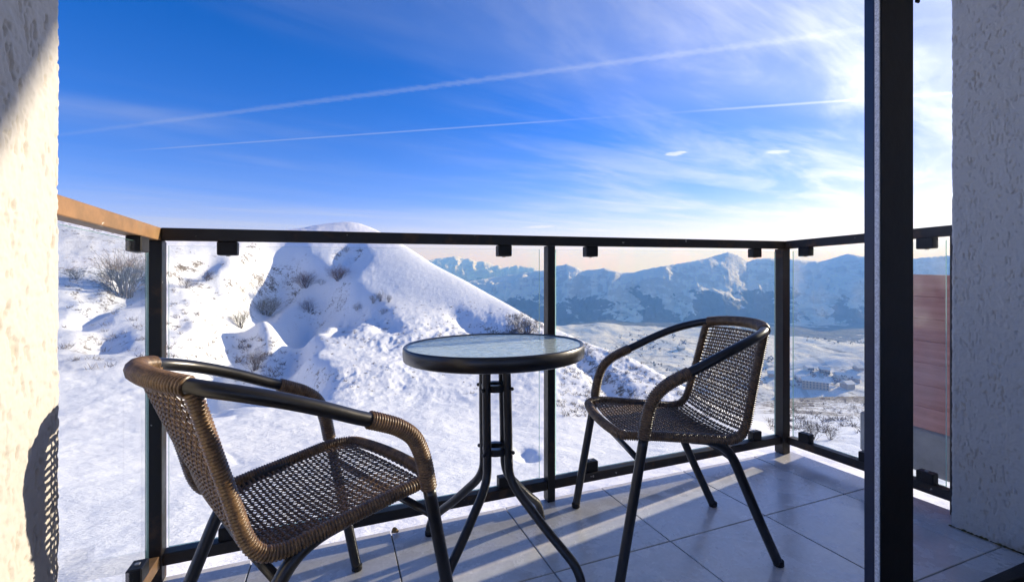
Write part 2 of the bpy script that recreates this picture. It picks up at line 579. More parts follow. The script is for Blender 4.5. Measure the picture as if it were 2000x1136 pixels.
M = dict(
    snow=material('snow', f_snow),
    valley=material('valley_fields', f_valley),
    mountain=material('mountain_snow', f_mountain),
    stucco=material('cream_stucco', f_stucco),
    dark=material('dark_paint', f_dark),
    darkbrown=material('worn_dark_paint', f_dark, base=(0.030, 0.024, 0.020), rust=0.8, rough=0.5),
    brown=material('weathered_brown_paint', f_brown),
    tube=material('black_powder_coat', f_black_tube),
    wicker=material('brown_wicker', f_wicker),
    tile=material('grey_stoneware', f_tile),
    grout=material('grout', f_plain, col=(0.13, 0.12, 0.11), rough=0.95),
    concrete=material('concrete', f_plain, col=(0.34, 0.33, 0.31), rough=0.9, scale=6.0),
    pane=material('clear_glass', f_pane),
    dusty=material('dusty_glass', f_pane, dirt=0.30, tint=(0.92, 0.95, 0.97)),
    edge=material('glass_edge', f_edge),
    top=material('rippled_glass', f_tabletop),
    twig=material('bare_twigs', f_twig),
    olive=material('olive_twigs', f_twig, a=(0.15, 0.13, 0.07), b=(0.27, 0.24, 0.14)),
    russet=material('russet_twigs', f_twig, a=(0.11, 0.065, 0.05), b=(0.22, 0.13, 0.095)),
    plastic=material('black_plastic', f_plain, col=(0.012, 0.012, 0.013), rough=0.5),
    doorpaint=material('black_door_paint', f_plain, col=(0.009, 0.009, 0.010), rough=0.42, vary=0.1),
    door_skylit=material('dark_anodised', f_plain, col=(0.022, 0.032, 0.065), rough=0.35, vary=0.1, spec=0.6),  # stile's side face, with the sky's blue light painted into the colour
    brush=material('grey_brush_pile', f_plain, col=(0.85, 0.85, 0.83), rough=0.95, scale=240.0, vary=0.25),
    room=material('room_plaster', f_plain, col=(0.80, 0.78, 0.74), rough=0.9),
    roomfloor=material('room_wood', f_plain, col=(0.22, 0.15, 0.09), rough=0.5),
    boards=material('red_boards', f_boards),
    metal=material('zinc', f_plain, col=(0.3, 0.3, 0.3), rough=0.4, spec=0.6),
    leaf=material('dry_leaf', f_plain, col=(0.30, 0.20, 0.09), rough=0.7, scale=60.0),
    white=material('village_white', f_plain, col=(0.62, 0.60, 0.56), rough=0.8, scale=1.0),
    ochre=material('village_ochre', f_plain, col=(0.42, 0.33, 0.24), rough=0.8, scale=1.0),
    roofsnow=material('roof_snow', f_plain, col=(0.84, 0.85, 0.87), rough=0.8, scale=0.5, vary=0.05),
    window=material('window_dark', f_plain, col=(0.04, 0.05, 0.06), rough=0.2, scale=1.0),
    moss=material('moss', f_plain, col=(0.075, 0.07, 0.025), rough=1.0, scale=90.0, vary=0.6),
)

# ---------------------------------------------------------------- terrain: one height field round the house
CY, SY = math.cos(YAW), math.sin(YAW)
PHI = np.concatenate([np.arange(-180, -68, 4.0), np.arange(-68, 68.01, 0.125), np.arange(72, 180.1, 4.0)])
PHI = np.radians(PHI)
RR = np.concatenate([np.geomspace(5.0, 330.0, 430), np.geomspace(330.0, 3500.0, 290)[1:]])
I_HILL = 430 + 52
I_VAL = 430 + 156

# columns of known ground: bearing (as a picture column), then (picture row, distance) from near to far; the last one is the crest
COLS = {
    -400: [(1136, 11), (960, 18), (840, 30), (750, 44), (650, 60), (540, 82), (400, 125)],
    100: [(1136, 11.5), (960, 19.5), (840, 34), (750, 50), (660, 70), (560, 94), (406, 138)],
    300: [(1136, 11.5), (960, 20), (840, 36), (750, 54), (660, 76), (560, 104), (436, 150)],
    450: [(1136, 12), (960, 20.5), (845, 37), (755, 57), (665, 83), (560, 118), (447, 165)],
    560: [(1136, 12), (960, 20.7), (845, 37.5), (757, 57.5), (667, 87), (560, 126), (433, 186)],
    630: [(1136, 12), (960, 20.8), (845, 38), (758, 58), (668, 90), (560, 131), (421, 198)],
    690: [(1136, 12), (960, 21), (845, 38), (760, 58), (670, 92), (560, 136), (417, 205)],
    735: [(1136, 12), (960, 21.2), (847, 38.5), (763, 58), (676, 91), (575, 133), (432, 203)],
    790: [(1136, 12), (960, 21.3), (849, 39), (766, 58), (682, 90), (590, 129), (461, 187)],
    850: [(1136, 12), (960, 21.5), (850, 39), (770, 58), (690, 88), (610, 124), (502, 170)],
    950: [(1136, 12), (960, 22), (860, 38), (785, 56), (715, 80), (650, 112), (556, 152)],
    1060: [(1136, 12), (960, 22), (870, 36), (800, 50), (735, 70), (685, 92), (624, 126)],
    1150: [(1136, 12), (960, 22), (885, 34), (825, 46), (765, 62), (712, 84), (664, 112)],
    1230: [(1136, 12), (960, 22), (890, 33), (840, 43), (785, 57), (735, 76), (683, 94)],
    1320: [(1136, 12), (960, 22), (900, 31), (855, 40), (815, 50), (775, 62), (731, 76)],
    1420: [(1136, 12), (970, 21.5), (915, 29), (880, 36), (850, 43), (822, 50), (797, 60)],
    1510: [(1136, 12), (980, 21), (930, 27), (905, 32), (882, 37), (862, 41), (846, 46)],
    1620: [(1136, 12), (980, 21), (930, 27), (905, 31), (882, 36), (864, 40), (848, 45)],
    1800: [(1136, 12), (980, 21), (930, 27), (905, 31), (882, 36), (864, 40), (848, 45)],
    2600: [(1136, 12), (980, 21), (930, 27), (905, 31), (882, 36), (864, 40), (848, 45)],
}
BACK = {1420: [(812, 84), (790, 150)], 1510: [(812, 84), (772, 160)], 1620: [(812, 84), (768, 165)], 1800: [(812, 84), (768, 165)],
        2600: [(812, 84), (768, 165)]}
VAL0, VALS = -150.0, 0.036


def valley_z(r):
    return VAL0 - VALS * np.clip(r - 420, 0, 900)


cphi, cr, cz = [], [], []
for px in sorted(COLS):
    ph = math.atan((px - 1000) / FPX)
    rs, zs = [3.0], [-7.2]
    for y, d in COLS[px]:
        rs.append(d / math.cos(ph))
        zs.append(EYE - (y - HZ) * d / FPX)
    if px in BACK:
        for y, d in BACK[px]:
            rs.append(d / math.cos(ph))
            zs.append(EYE - (y - HZ) * d / FPX)
    else:
        r0, z0 = rs[-1], zs[-1]
        rs += [r0 * 1.25, r0 * 1.9]
        zs += [z0 - 0.13 * r0 - 1, z0 - 0.52 * r0]
    rs += [max(470.0, rs[-1] * 1.6), 9000.0]
    zs += [valley_z(np.array(480.0)), valley_z(np.array(9000.0))]
    cphi.append(ph)
    cr.append(rs)
    cz.append(zs)
cphi = np.array([-math.pi] + cphi + [math.pi])
cr = np.array([cr[0]] + cr + [cr[-1]])
cz = np.array([cz[0]] + cz + [cz[-1]])
Z = np.zeros((len(RR), len(PHI)))
lr = np.log(RR)
for j, ph in enumerate(PHI):
    rs = np.array([np.interp(ph, cphi, cr[:, k]) for k in range(cr.shape[1])])
    zs = np.array([np.interp(ph, cphi, cz[:, k]) for k in range(cz.shape[1])])
    Z[:, j] = np.interp(lr, np.log(rs), zs)


def gauss(a, sig, axis):
    k = int(3 * sig)
    w = np.exp(-0.5 * (np.arange(-k, k + 1) / sig) ** 2)
    w /= w.sum()
    pad = [(0, 0), (0, 0)]
    pad[axis] = (k, k)
    b = np.pad(a, pad, mode='edge')
    out = np.zeros_like(a)
    for i, wi in enumerate(w):
        sl = [slice(None), slice(None)]
        sl[axis] = slice(i, i + a.shape[axis])
        out += wi * b[tuple(sl)]
    return out


Z = gauss(gauss(Z, 5.0, 0), 8.0, 1)
RG, PG = np.meshgrid(RR, PHI, indexing='ij')
XG = RG * np.sin(PG) * CY + RG * np.cos(PG) * SY
YG = -RG * np.sin(PG) * SY + RG * np.cos(PG) * CY


def ground(x, y):
    """height of the terrain at world x, y"""
    x, y = np.asarray(x, float), np.asarray(y, float)
    rx, d = x * CY - y * SY, x * SY + y * CY
    r, ph = np.clip(np.hypot(rx, d), RR[0], RR[-2]), np.arctan2(rx, d)
    i = np.clip(np.searchsorted(RR, r) - 1, 0, len(RR) - 2)
    j = np.clip(np.searchsorted(PHI, ph) - 1, 0, len(PHI) - 2)
    a = (r - RR[i]) / (RR[i + 1] - RR[i])
    b = (ph - PHI[j]) / (PHI[j + 1] - PHI[j])
    return (Z[i, j] * (1 - a) + Z[i + 1, j] * a) * (1 - b) + (Z[i, j + 1] * (1 - a) + Z[i + 1, j + 1] * a) * b


def sight(px, py, r0=6.0, r1=6000.0):
    """the ground point seen along a line of sight from the balcony"""
    a, b = (px - 1000) / FPX, -(py - HZ) / FPX
    d = np.geomspace(r0, r1, 6000)
    x, y, z = (CY * a + SY) * d, (-SY * a + CY) * d, EYE + b * d
    g = ground(x, y)
    k = np.argmax(z < g) if (z < g).any() else len(d) - 1
    return np.array([x[k], y[k], g[k]]), d[k]


def carve(path, width, depth, sharp=2.0):
    """a hollow that follows a line over the ground"""
    global Z
    P = np.array([sight(*q)[0][:2] for q in path])
    P = spline(P, 8)
    sel = np.where((RG < 330) & (RG > 8) & (XG > P[:, 0].min() - 4 * width) & (XG < P[:, 0].max() + 4 * width)
                   & (YG > P[:, 1].min() - 4 * width) & (YG < P[:, 1].max() + 4 * width))
    x, y = XG[sel], YG[sel]
    wob = 1 + 0.4 * fbm(x, y, width * 1.6, 3, 0.5, 31)
    best = np.full(x.shape, 1e9)
    tt = np.zeros(x.shape)
    for i in range(len(P) - 1):
        ax, ay = P[i]
        bx, by = P[i + 1] - P[i]
        t = np.clip(((x - ax) * bx + (y - ay) * by) / (bx * bx + by * by + 1e-9), 0, 1)
        dd = np.hypot(x - ax - t * bx, y - ay - t * by)
        m_ = dd < best
        best[m_] = dd[m_]
        tt[m_] = ((i + t) / (len(P) - 1))[m_]
    fade = np.clip(np.minimum(tt, 1 - tt) * 5 + 0.35, 0, 1)
    prof = np.exp(-np.abs(best / (width * wob)) ** sharp)
    Z[sel] -= depth * fade * prof
    EDGE[sel] = np.maximum(EDGE[sel], np.exp(-((best / (width * wob) - 1.05) / 0.4) ** 2) * fade)


EDGE = np.zeros_like(Z)
HOLLOWS = [
    ([(632, 498), (590, 510), (572, 540), (590, 572), (640, 600)], 12.5, 10.5, 3.2),
    ([(560, 470), (530, 505), (520, 560)], 6.5, 5.0, 3.0),
    ([(560, 578), (500, 575), (458, 595), (462, 640), (446, 690), (478, 728), (540, 770)], 4.4, 6.2, 2.8),
    ([(640, 605), (598, 622), (568, 645), (548, 695), (560, 735), (590, 768)], 4.0, 5.6, 2.8),
    ([(425, 500), (380, 525), (345, 545)], 2.6, 3.0, 3.0),
    ([(418, 540), (412, 590)], 2.8, 3.0, 3.0),
    ([(418, 702), (404, 740), (400, 800)], 2.4, 2.6, 3.0),
    ([(358, 626), (338, 636)], 1.7, 1.9, 3.0),
    ([(684, 478), (670, 508)], 3.6, 3.2, 3.0),
    ([(672, 580), (625, 600)], 3.4, 2.6, 3.0),
    ([(705, 615), (668, 640), (640, 655)], 2.6, 1.9, 3.0),
    ([(735, 612), (765, 650)], 2.4, 1.6, 3.0),
    ([(250, 530), (255, 590)], 3.6, 2.6, 3.0),
    ([(168, 566), (178, 582)], 1.8, 1.7, 3.0),
    ([(216, 592), (160, 640)], 1.8, 1.9, 3.0),
    ([(210, 652), (200, 690)], 2.0, 1.9, 3.0),
    ([(880, 606), (940, 648), (1000, 664)], 2.6, 2.0, 3.0),
    ([(1120, 690), (1165, 728), (1215, 770)], 2.0, 1.7, 3.0),
    ([(1020, 880), (1035, 905)], 0.7, 0.5, 2.0),
]
for h_ in HOLLOWS:
    carve(*h_)

sm = gauss(gauss(Z, 2.2, 0), 3.5, 1)
near = np.clip((RG - 40) / 20, 0, 1)
Z = Z * (1 - near) + sm * near

# rises between the gullies, hummocks, wind ripples
hill = np.clip((330 - RG) / 40, 0, 1) * np.clip((RG - 8) / 10, 0.15, 1)
pxg = np.where(np.abs(PG) < 1.3, 1000 + FPX * np.tan(np.clip(PG, -1.3, 1.3)), np.where(PG < 0, -3000, 5000))
rowg = HZ - FPX * (Z - EYE) / np.maximum(RG * np.cos(np.clip(PG, -1.3, 1.3)), 1)
smooth_dome = np.clip((pxg - 700) / 80, 0, 1) * np.clip((640 - rowg) / 50, 0, 1) * (1 - np.clip((pxg - 1000) / 60, 0, 1))
rough = 1 - 0.9 * smooth_dome
lumps = np.clip((pxg - 560) / 120, 0.12, 1) * np.clip((rowg - 560) / 60, 0, 1) * np.clip((800 - rowg) / 60, 0, 1)
Z += hill * rough * (0.8 * fbm(XG, YG, 26.0, 3, 0.5, 3) + 0.20 * fbm(XG, YG, 6.0, 4, 0.5, 5))
Z += hill * rough * lumps * (0.34 * np.clip(ridged((XG * CY - YG * SY) * 1.5, (XG * SY + YG * CY) * 0.55, 3.6, 4, 0.55, 11), -0.6, 1) * np.clip(fbm(XG, YG, 22.0, 2, 0.5, 12) * 2 + 0.75, 0, 1))
Z += hill * rough * 0.16 * fbm(XG, YG, 2.2, 4, 0.6, 14) * np.clip((RG - 30) / 40, 0, 1)
Z += hill * 0.05 * fbm(XG, YG, 1.1, 3, 0.55, 8) * np.clip(RG / 20, 0.4, 1)
# animal tracks and snow-covered walls across the foot of the hill
for path in ([(135, 828), (300, 800), (480, 812), (620, 800), (780, 797), (930, 786)], [(240, 838), (420, 872), (470, 905)],
             [(1010, 768), (1070, 762), (1120, 780)], [(126, 752), (300, 740)], [(1180, 745), (1260, 790), (1330, 812)]):
    P = spline(np.array([sight(*q)[0][:2] for q in path]), 10)
    for i in range(len(P) - 1):
        sel = np.where((np.abs(XG - P[i, 0]) < 4) & (np.abs(YG - P[i, 1]) < 4))
        ax, ay = P[i]
        bx, by = P[i + 1] - P[i]
        t = np.clip(((XG[sel] - ax) * bx + (YG[sel] - ay) * by) / (bx * bx + by * by + 1e-9), 0, 1)
        dd = np.hypot(XG[sel] - ax - t * bx, YG[sel] - ay - t * by)
        Z[sel] -= 0.03 * np.exp(-(dd / 0.22) ** 2)

# where thin snow lets the grass through
BARE = 0.36 + 0.5 * fbm(XG, YG, 30.0, 3, 0.5, 21)
BARE += 0.28 * EDGE
right = np.clip((pxg - 1080) / 60, 0, 1) * np.clip((rowg - 640) / 20, 0, 1) * np.clip((840 - rowg) / 80, 0, 1)
BARE += 0.22 * right
bank = np.clip((pxg - 1480) / 60, 0, 1) * np.clip((836 - rowg) / 14, 0, 1) * np.clip((RG - 40) / 20, 0, 1) * np.clip((230 - RG) / 40, 0, 1)
BARE += 0.24 * bank
BARE -= 0.5 * smooth_dome + 0.3 * np.clip((rowg - 800) / 60, 0, 1) * (1 - right)
BARE = np.clip(BARE, 0, 1)

# valley floor and the two ranges beyond it
vb = np.clip((RG - 430) / 150, 0, 1)
Z += vb * np.clip((1500 - RG) / 300, 0, 1) * (15.0 * fbm(XG, YG, 150.0, 4, 0.55, 41) + 2.0 * fbm(XG, YG, 40.0, 3, 0.5, 42))
knoll = sight(1650, 722)[0]
kd = np.hypot((XG - knoll[0]) / 120, (YG - knoll[1]) / 70)
Z += 16.0 * np.exp(-kd ** 2) * vb

SKY1 = np.array([(-600, 470), (300, 500), (800, 570), (900, 552), (960, 541), (1020, 533), (1062, 527), (1088, 519), (1106, 515), (1124, 521), (1137, 528), (1158, 526), (1180, 523),
                 (1196, 528), (1214, 532), (1232, 532), (1272, 523), (1308, 517), (1349, 510), (1380, 504), (1398, 498), (1423, 491), (1439, 496),
                 (1461, 510), (1475, 505), (1502, 503), (1542, 504), (1574, 508), (1601, 510), (1632, 501), (1655, 494), (1682, 499), (1760, 506), (1850, 498),
                 (2000, 490), (2600, 470)], float)
SKY2 = np.array([(-600, 470), (300, 500), (700, 520), (838, 509), (852, 504), (867, 502), (894, 500), (908, 506), (918, 505), (930, 511), (943, 510), (955, 513), (980, 522), (998, 522), (1008, 517),
                 (1020, 519), (1043, 522), (1058, 530), (1120, 545), (2600, 540)], float)


def rng_up(sky, rbase, rpeak, rend, amp, seed, zb):
    global Z
    pxs = np.clip(pxg, -600, 2600)
    cosp = np.cos(np.arctan((pxs - 1000) / FPX))
    ys = np.interp(pxs, sky[:, 0], sky[:, 1])
    pk = rpeak * (1 + 0.05 * np.sin(pxs / 90.0 + seed)) / cosp
    bs = rbase * (1 + 0.02 * np.sin(pxs / 140.0) + 0.10 * fbm(pxs, pxs * 0 + seed, 130.0, 3, 0.5, seed + 2)) / cosp
    zs = EYE - (ys - HZ) * pk * cosp / FPX
    t = np.clip((RG - bs) / (pk - bs), 0, 1)
    u = np.clip((RG - pk) / (rend / cosp - pk), 0, 1)
    face = zb + (zs - zb) * (0.25 * t ** 2.2 + 0.75 * t ** 1.15)
    m_ = 4 * t * (1 - t)
    face += amp * m_ * (ridged(XG + 30 * fbm(XG, YG, 200, 2, 0.5, seed + 9), YG, 150.0, 6, 0.58, seed) + 0.25)
    face += 0.12 * amp * t * ridged(XG, YG, 60.0, 3, 0.5, seed + 4) * (1 - t ** 8)
    down = zs - (zs - zb) * u
    h = np.where(RG < pk, face, down)
    Z = np.where((RG > bs), np.maximum(Z, h), Z)


rng_up(SKY1, 1230.0, 1500.0, 2200.0, 42.0, 60, -181.0)
rng_up(SKY2, 2400.0, 2700.0, 3300.0, 70.0, 80, -181.0)


def sheet(name, i0, i1, mat, bare=False, **tags):
    n, m_ = i1 - i0, len(PHI)
    v = np.stack([XG[i0:i1], YG[i0:i1], Z[i0:i1]], -1).reshape(-1, 3)
    idx = np.arange(n * m_).reshape(n, m_)
    q = np.stack([idx[:-1, :-1], idx[:-1, 1:], idx[1:, 1:], idx[1:, :-1]], -1).reshape(-1, 4)
    me = bpy.data.meshes.new(name)
    me.vertices.add(len(v))
    me.vertices.foreach_set('co', v.ravel())
    me.loops.add(q.size)
    me.loops.foreach_set('vertex_index', q.ravel().astype(np.int32))
    me.polygons.add(len(q))
    me.polygons.foreach_set('loop_start', np.arange(0, q.size, 4, dtype=np.int32))
    me.polygons.foreach_set('loop_total', np.full(len(q), 4, dtype=np.int32))
    me.polygons.foreach_set('use_smooth', np.ones(len(q), dtype=bool))
    me.update(calc_edges=True)
    if bare:
        at = me.attributes.new('bare', 'FLOAT', 'POINT')
        at.data.foreach_set('value', BARE[i0:i1].ravel())
    me.materials.append(mat)
    return link(name, me, None, **tags)


sheet('snowy_hillside', 0, I_HILL, M['snow'], True, kind='structure')
sheet('valley_floor', I_HILL - 1, I_VAL, M['valley'], kind='structure')
sheet('mountain_range', I_VAL - 1, len(RR), M['mountain'], kind='structure')
# ---------------------------------------------------------------- the balcony: walls, floor, railing, door
XL, XR, XM = -0.508, 2.186, 0.819
TX, TY, TS = 0.6417, 1.3017, 0.4524
WL, WR, WY = -0.43, 2.092, 0.988     # inner faces of the two side walls and the line where they end


def stucco_wall(name, sign, xf, zlo, zhi, seed, **tags):
    """thick rendered wall; its face and outer corner are modelled with the trowel grooves"""
    step = 0.0021
    rad = 0.012
    path, nrm = [], []
    ys = np.r_[np.linspace(0.60, 0.74, 6)[:-1], np.arange(0.74, WY - rad, step)]
    for y in ys:
        path.append((xf, y))
        nrm.append((sign, 0))
    for a in np.linspace(0, math.pi / 2, 9):
        path.append((xf - sign * rad + sign * rad * math.cos(a), WY - rad + rad * math.sin(a)))
        nrm.append((sign * math.cos(a), math.sin(a)))
    for d in np.r_[np.arange(step, 0.06, step), np.linspace(0.08, 0.5, 5)]:
        path.append((xf - sign * (rad + d), WY))
        nrm.append((0, 1))
    path, nrm = np.array(path), np.array(nrm)
    s = np.r_[0, np.cumsum(np.linalg.norm(np.diff(path, axis=0), axis=1))]
    zs = np.r_[np.linspace(-0.25, zlo, 4)[:-1], np.arange(zlo, zhi, step), np.linspace(zhi, 2.75, 8)]
    S, ZZ = np.meshgrid(s, zs)
    w1 = vnoise(S / 0.0040 + 1.3 * vnoise(S / 0.02, ZZ / 0.04, seed + 1), ZZ / 0.014 + 0.6 * vnoise(S / 0.012, ZZ / 0.02, seed + 2), seed)
    msk = np.clip((vnoise(S / 0.018, ZZ / 0.030, seed + 5) + 0.06) * 6, 0, 1)
    groove = np.clip((w1 - 0.18) * 12, 0, 1) * msk
    gran = 0.0019 * fbm(S, ZZ * 0.7, 0.010, 3, 0.65, seed + 7) + 0.0016 * fbm(S, ZZ * 0.5, 0.035, 2, 0.5, seed + 9)
    disp = gran - 0.0028 * groove
    V = np.stack([path[:, 0][None, :] + nrm[:, 0][None, :] * disp, path[:, 1][None, :] + nrm[:, 1][None, :] * disp, ZZ], -1)
    n, m_ = V.shape[:2]
    idx = np.arange(n * m_).reshape(n, m_)
    q = np.stack([idx[:-1, :-1], idx[:-1, 1:], idx[1:, 1:], idx[1:, :-1]], -1).reshape(-1, 4)
    me = bpy.data.meshes.new(name)
    me.from_pydata(V.reshape(-1, 3).tolist(), [], q.tolist())
    at = me.attributes.new('groove', 'FLOAT', 'POINT')
    at.data.foreach_set('value', groove.ravel())
    me.polygons.foreach_set('use_smooth', np.ones(len(q), dtype=bool))
    me.materials.append(M['stucco'])
    root = thing(name, (xf, WY, 0), **tags)
    face = link('rendered_face', me, root)
    face.location = (-xf, -WY, 0)
    b = MB()
    x0, x1 = sorted((xf - sign * 0.006, xf - sign * 0.505))
    b.box(x0 - xf, x1 - xf, -0.39, -0.006, -0.25, 2.75)
    b.build('core', M['stucco'], root)
    return root


stucco_wall('stucco_wall', 1, WL, 0.25, 1.50, 101, label='sunlit cream rendered wall at the left edge, with a chair shadow on it', category='wall')
rwall = stucco_wall('stucco_wall', -1, WR, 0.035, 2.10, 202, label='grey shaded rough rendered wall at the right edge, beside the black door post', category='wall')
# crumbly mossy joint where the right wall meets the tiles
b = MB()
for i in range(46):
    y = 0.70 + 0.285 * i / 45 + R.uniform(-.003, .003)
    r = R.uniform(0.003, 0.008)
    b.lathe([(0.0004, 0.0), (r, 0.001), (r * .8, r * .5), (0.0004, r * R.uniform(.6, 1))], 7, c=(0, 0))
    for k in range(len(b.v) - 28, len(b.v)):
        vx, vy, vz = b.v[k]
        b.v[k] = (WR - 0.002 + vx - WR, y + vy - WY, vz + zf(y) + 0.001)
b.build('moss', M['moss'], rwall)

# floor slab and tiles
b = MB()
b.box(-0.565, 2.235, 0.62, 1.738, -0.20, -0.010, shear=True)
slab = b.build('balcony_floor', M['grout'], kind='structure')
xs = [-0.562] + [TX + k * TS for k in range(-2, 4)] + [2.236]
ysl = [0.751, TY - TS, TY, TY + TS]
for i in range(len(xs) - 1):
    for j in range(3):
        g = 0.0022
        x0, x1, y0, y1 = xs[i] + g, xs[i + 1] - g, ysl[j] + g, ysl[j + 1] - (g if j < 2 else 0)
        b = MB()
        dz = R.uniform(-0.0006, 0.0006)
        b.box(x0, x1, y0, y1, -0.0095 + dz, dz, shear=True, bev=0.0016)
        b.build('tile', M['tile'], slab)

# railing
rail = thing('balcony_railing', (XM, DF, 0), label='dark metal balcony railing with clear glass panels round the balcony', category='railing')


def part(name, mat, fn, parent=None, off=None, **kw):
    """a part modelled in world coordinates and moved into its parent's frame"""
    b = MB()
    fn(b)
    ox, oy, oz = off if off is not None else tuple(rail.location)
    b.v = [(x - ox, y - oy, z - oz) for x, y, z in b.v]
    return b.build(name, mat, parent or rail, **kw)


part('top_rail', M['dark'], lambda b: b.box(XL - .001, XR + .001, DF, DF + .046, 1.064, 1.104, bev=.002), label='black front top rail')
part('top_rail', M['brown'], lambda b: b.box(XL - .046, XL - .0015, WY + .001, DF + .046, 1.064, 1.104, shear=True, bev=.002), label='sunlit rusty brown left top rail')
part('top_rail', M['darkbrown'], lambda b: b.box(XR + .0015, XR + .046, WY + .001, DF + .046, 1.064, 1.104, shear=True, bev=.002), label='dark brown right top rail')
part('bottom_rail', M['dark'], lambda b: b.box(XL - .003, XM - .001, DF + .002, DF + .040, .050, .088, bev=.002))
part('bottom_rail', M['darkbrown'], lambda b: b.box(XM + .035, XR - .028, DF + .002, DF + .040, .050, .088, bev=.002))
part('bottom_rail', M['brown'], lambda b: b.box(XL - .040, XL - .002, WY + .001, DF - .006, .050, .088, shear=True, bev=.002))
part('bottom_rail', M['darkbrown'], lambda b: b.box(XR + .002, XR + .040, WY + .001, DF - .010, .050, .088, shear=True, bev=.002))
POSTS = [(XL - .040, XL + .003, DF - .005, DF + .040, 'dark'), (XM, XM + .034, DF - .002, DF + .041, 'dark'),
         (XR - .027, XR + .024, DF - .009, DF + .041, 'darkbrown'), (XR + .001, XR + .036, WY + .012, WY + .048, 'darkbrown')]
for x0, x1, y0, y1, mt in POSTS:
    def fn(b):
        b.box(x0, x1, y0, y1, -0.0005, 1.0635, shear=True, bev=.002)
    part('post', M[mt], fn)


def pane(x0, x1, y0, y1, z0, z1, mat):
    g = MB()
    sh = lambda y: zf(y)
    v = [(x, y, z + sh(y)) for z in (z0, z1) for y in (y0, y1) for x in (x0, x1)]
    faces = [(0, 2, 3, 1), (4, 5, 7, 6), (0, 1, 5, 4), (2, 6, 7, 3), (0, 4, 6, 2), (1, 3, 7, 5)]
    thin_y = (y1 - y0) < (x1 - x0)
    for k, fc in enumerate(faces):
        big = k in ((2, 3) if thin_y else (4, 5))
        g.add([v[i] for i in fc], [(0, 1, 2, 3)], 0 if big else 1)
    ox, oy, oz = rail.location
    g.v = [(x - ox, y - oy, z - oz) for x, y, z in g.v]
    return g.build('glass_panel', [mat, M['edge']], rail)


GY = DF + .024
pane(XL + .012, XM - .026, GY, GY + .008, .096, 1.050, M['pane'])
pane(XM + .050, XR - .040, GY, GY + .008, .096, 1.050, M['pane'])
pane(XL - .024, XL - .016, WY + .014, DF - .050, .096, 1.050, M['pane'])
pane(XR + .014, XR + .022, WY + .066, DF - .030, .096, 1.050, M['dusty'])


def clamp(cx, cy, top, along_x):
    z0, z1 = (1.020, 1.0645) if top else (.0875, .132)
    hx, hy = (.029, .019) if along_x else (.019, .029)

    def fn(b):
        b.box(cx - hx, cx + hx, cy - hy, cy + hy, z0, z1, shear=True, bev=.003)
    o = part('clamp', M['plastic'], fn)

    def bolt(b):
        zz_ = z0 - .003 if top else z1 + .003
        b.box(cx - .006, cx + .006, cy - .006, cy + .006, min(zz_, z0), max(zz_, z1) if not top else z0 + .002, shear=True, bev=.001)
    part('bolt', M['metal'], bolt, o)


for x in (-.333, .635, 1.038, 2.004):
    clamp(x, GY + .004, True, True)
    clamp(x + (.004 if x < .7 else 0), GY + .004, False, True)
for y in (1.622, 1.116):
    clamp(XR + .018, y, True, False)
    clamp(XR + .018, y, False, False)
clamp(XR + .018, 1.335, False, False)
for y in (1.60,):
    clamp(XL - .020, y, True, False)
    clamp(XL - .020, y, False, False)

# sliding door leaf standing open, its pane running to the right
door = thing('sliding_door', (1.204, 0.7008, 0.06), label='black framed sliding glass door standing open at the right', category='door')
o_ = tuple(door.location)
part('stile', [M['doorpaint'], M['door_skylit']], lambda b: (b.box(1.206, 1.3315, .7008, .737, .06, 2.42, bev=.003), b.box(1.2035, 1.2056, .7155, .7365, .061, 2.419, mi=1)), door, o_)
part('brush_strip', M['brush'], lambda b: b.box(1.2015, 1.2056, .7032, .7125, .061, 2.419), door, o_)
part('bottom_frame', M['doorpaint'], lambda b: b.box(1.332, 2.16, .703, .735, .06, .100, bev=.003), door, o_)
part('top_frame', M['doorpaint'], lambda b: b.box(1.332, 2.16, .703, .735, 2.33, 2.419, bev=.003), door, o_)
part('stile', M['doorpaint'], lambda b: b.box(2.161, 2.23, .7008, .737, .06, 2.42, bev=.003), door, o_)
g_ = MB()
g_.add([(1.33, .719, .095), (2.165, .719, .095), (2.165, .719, 2.34), (1.33, .719, 2.34)], [(0, 1, 2, 3)])
g_.v = [(x - o_[0], y - o_[1], z - o_[2]) for x, y, z in g_.v]
g_.build('glass_panel', M['pane'], door)
part('latch', M['doorpaint'], lambda b: b.box(1.332, 1.345, .694, .7005, 1.636, 1.70, bev=.002), door, o_)
b = MB()
b.box(-0.60, 2.30, .60, .7505, .0, .0585, bev=.004)
b.build('door_threshold', M['doorpaint'], kind='structure')

# the room behind the camera and the building round the balcony
b = MB()
b.box(-1.7, 3.0, -3.4, .5995, -.30, .045)
b.build('room_floor', M['roomfloor'], kind='structure')
b = MB()
# openings added on the room's unseen sides to brighten floor and right wall
b.box(-1.75, -1.6, -3.4, .605, .046, .35)
b.box(-1.75, -1.6, -3.4, .605, 2.30, 2.5)
b.box(-1.75, -1.6, .20, .605, .351, 2.299)
b.box(-1.75, -1.6, -3.4, -3.0, .351, 2.299)
b.box(3.0, 3.15, -3.4, .605, .046, 2.5)
b.box(-1.75, 3.15, -3.55, -3.401, .046, .35)
b.box(-1.75, 3.15, -3.55, -3.401, 2.30, 2.5)
b.box(-1.75, -1.2, -3.55, -3.401, .351, 2.299)
b.box(2.6, 3.15, -3.55, -3.401, .351, 2.299)
b.box(-1.599, WL - .51, .50, .66, .046, 2.5)
b.box(WR + .51, 2.999, .50, .66, .046, 2.5)
b.build('room_walls', M['room'], kind='structure')
b = MB()
b.box(-1.75, 3.15, -3.55, .70, 2.501, 2.74)
b.build('ceiling', M['room'], kind='structure')
b = MB()
b.box(-3.0, 2.60, -3.6, .60, -12.0, -.305)
b.build('apartment_building', M['stucco'], kind='structure')

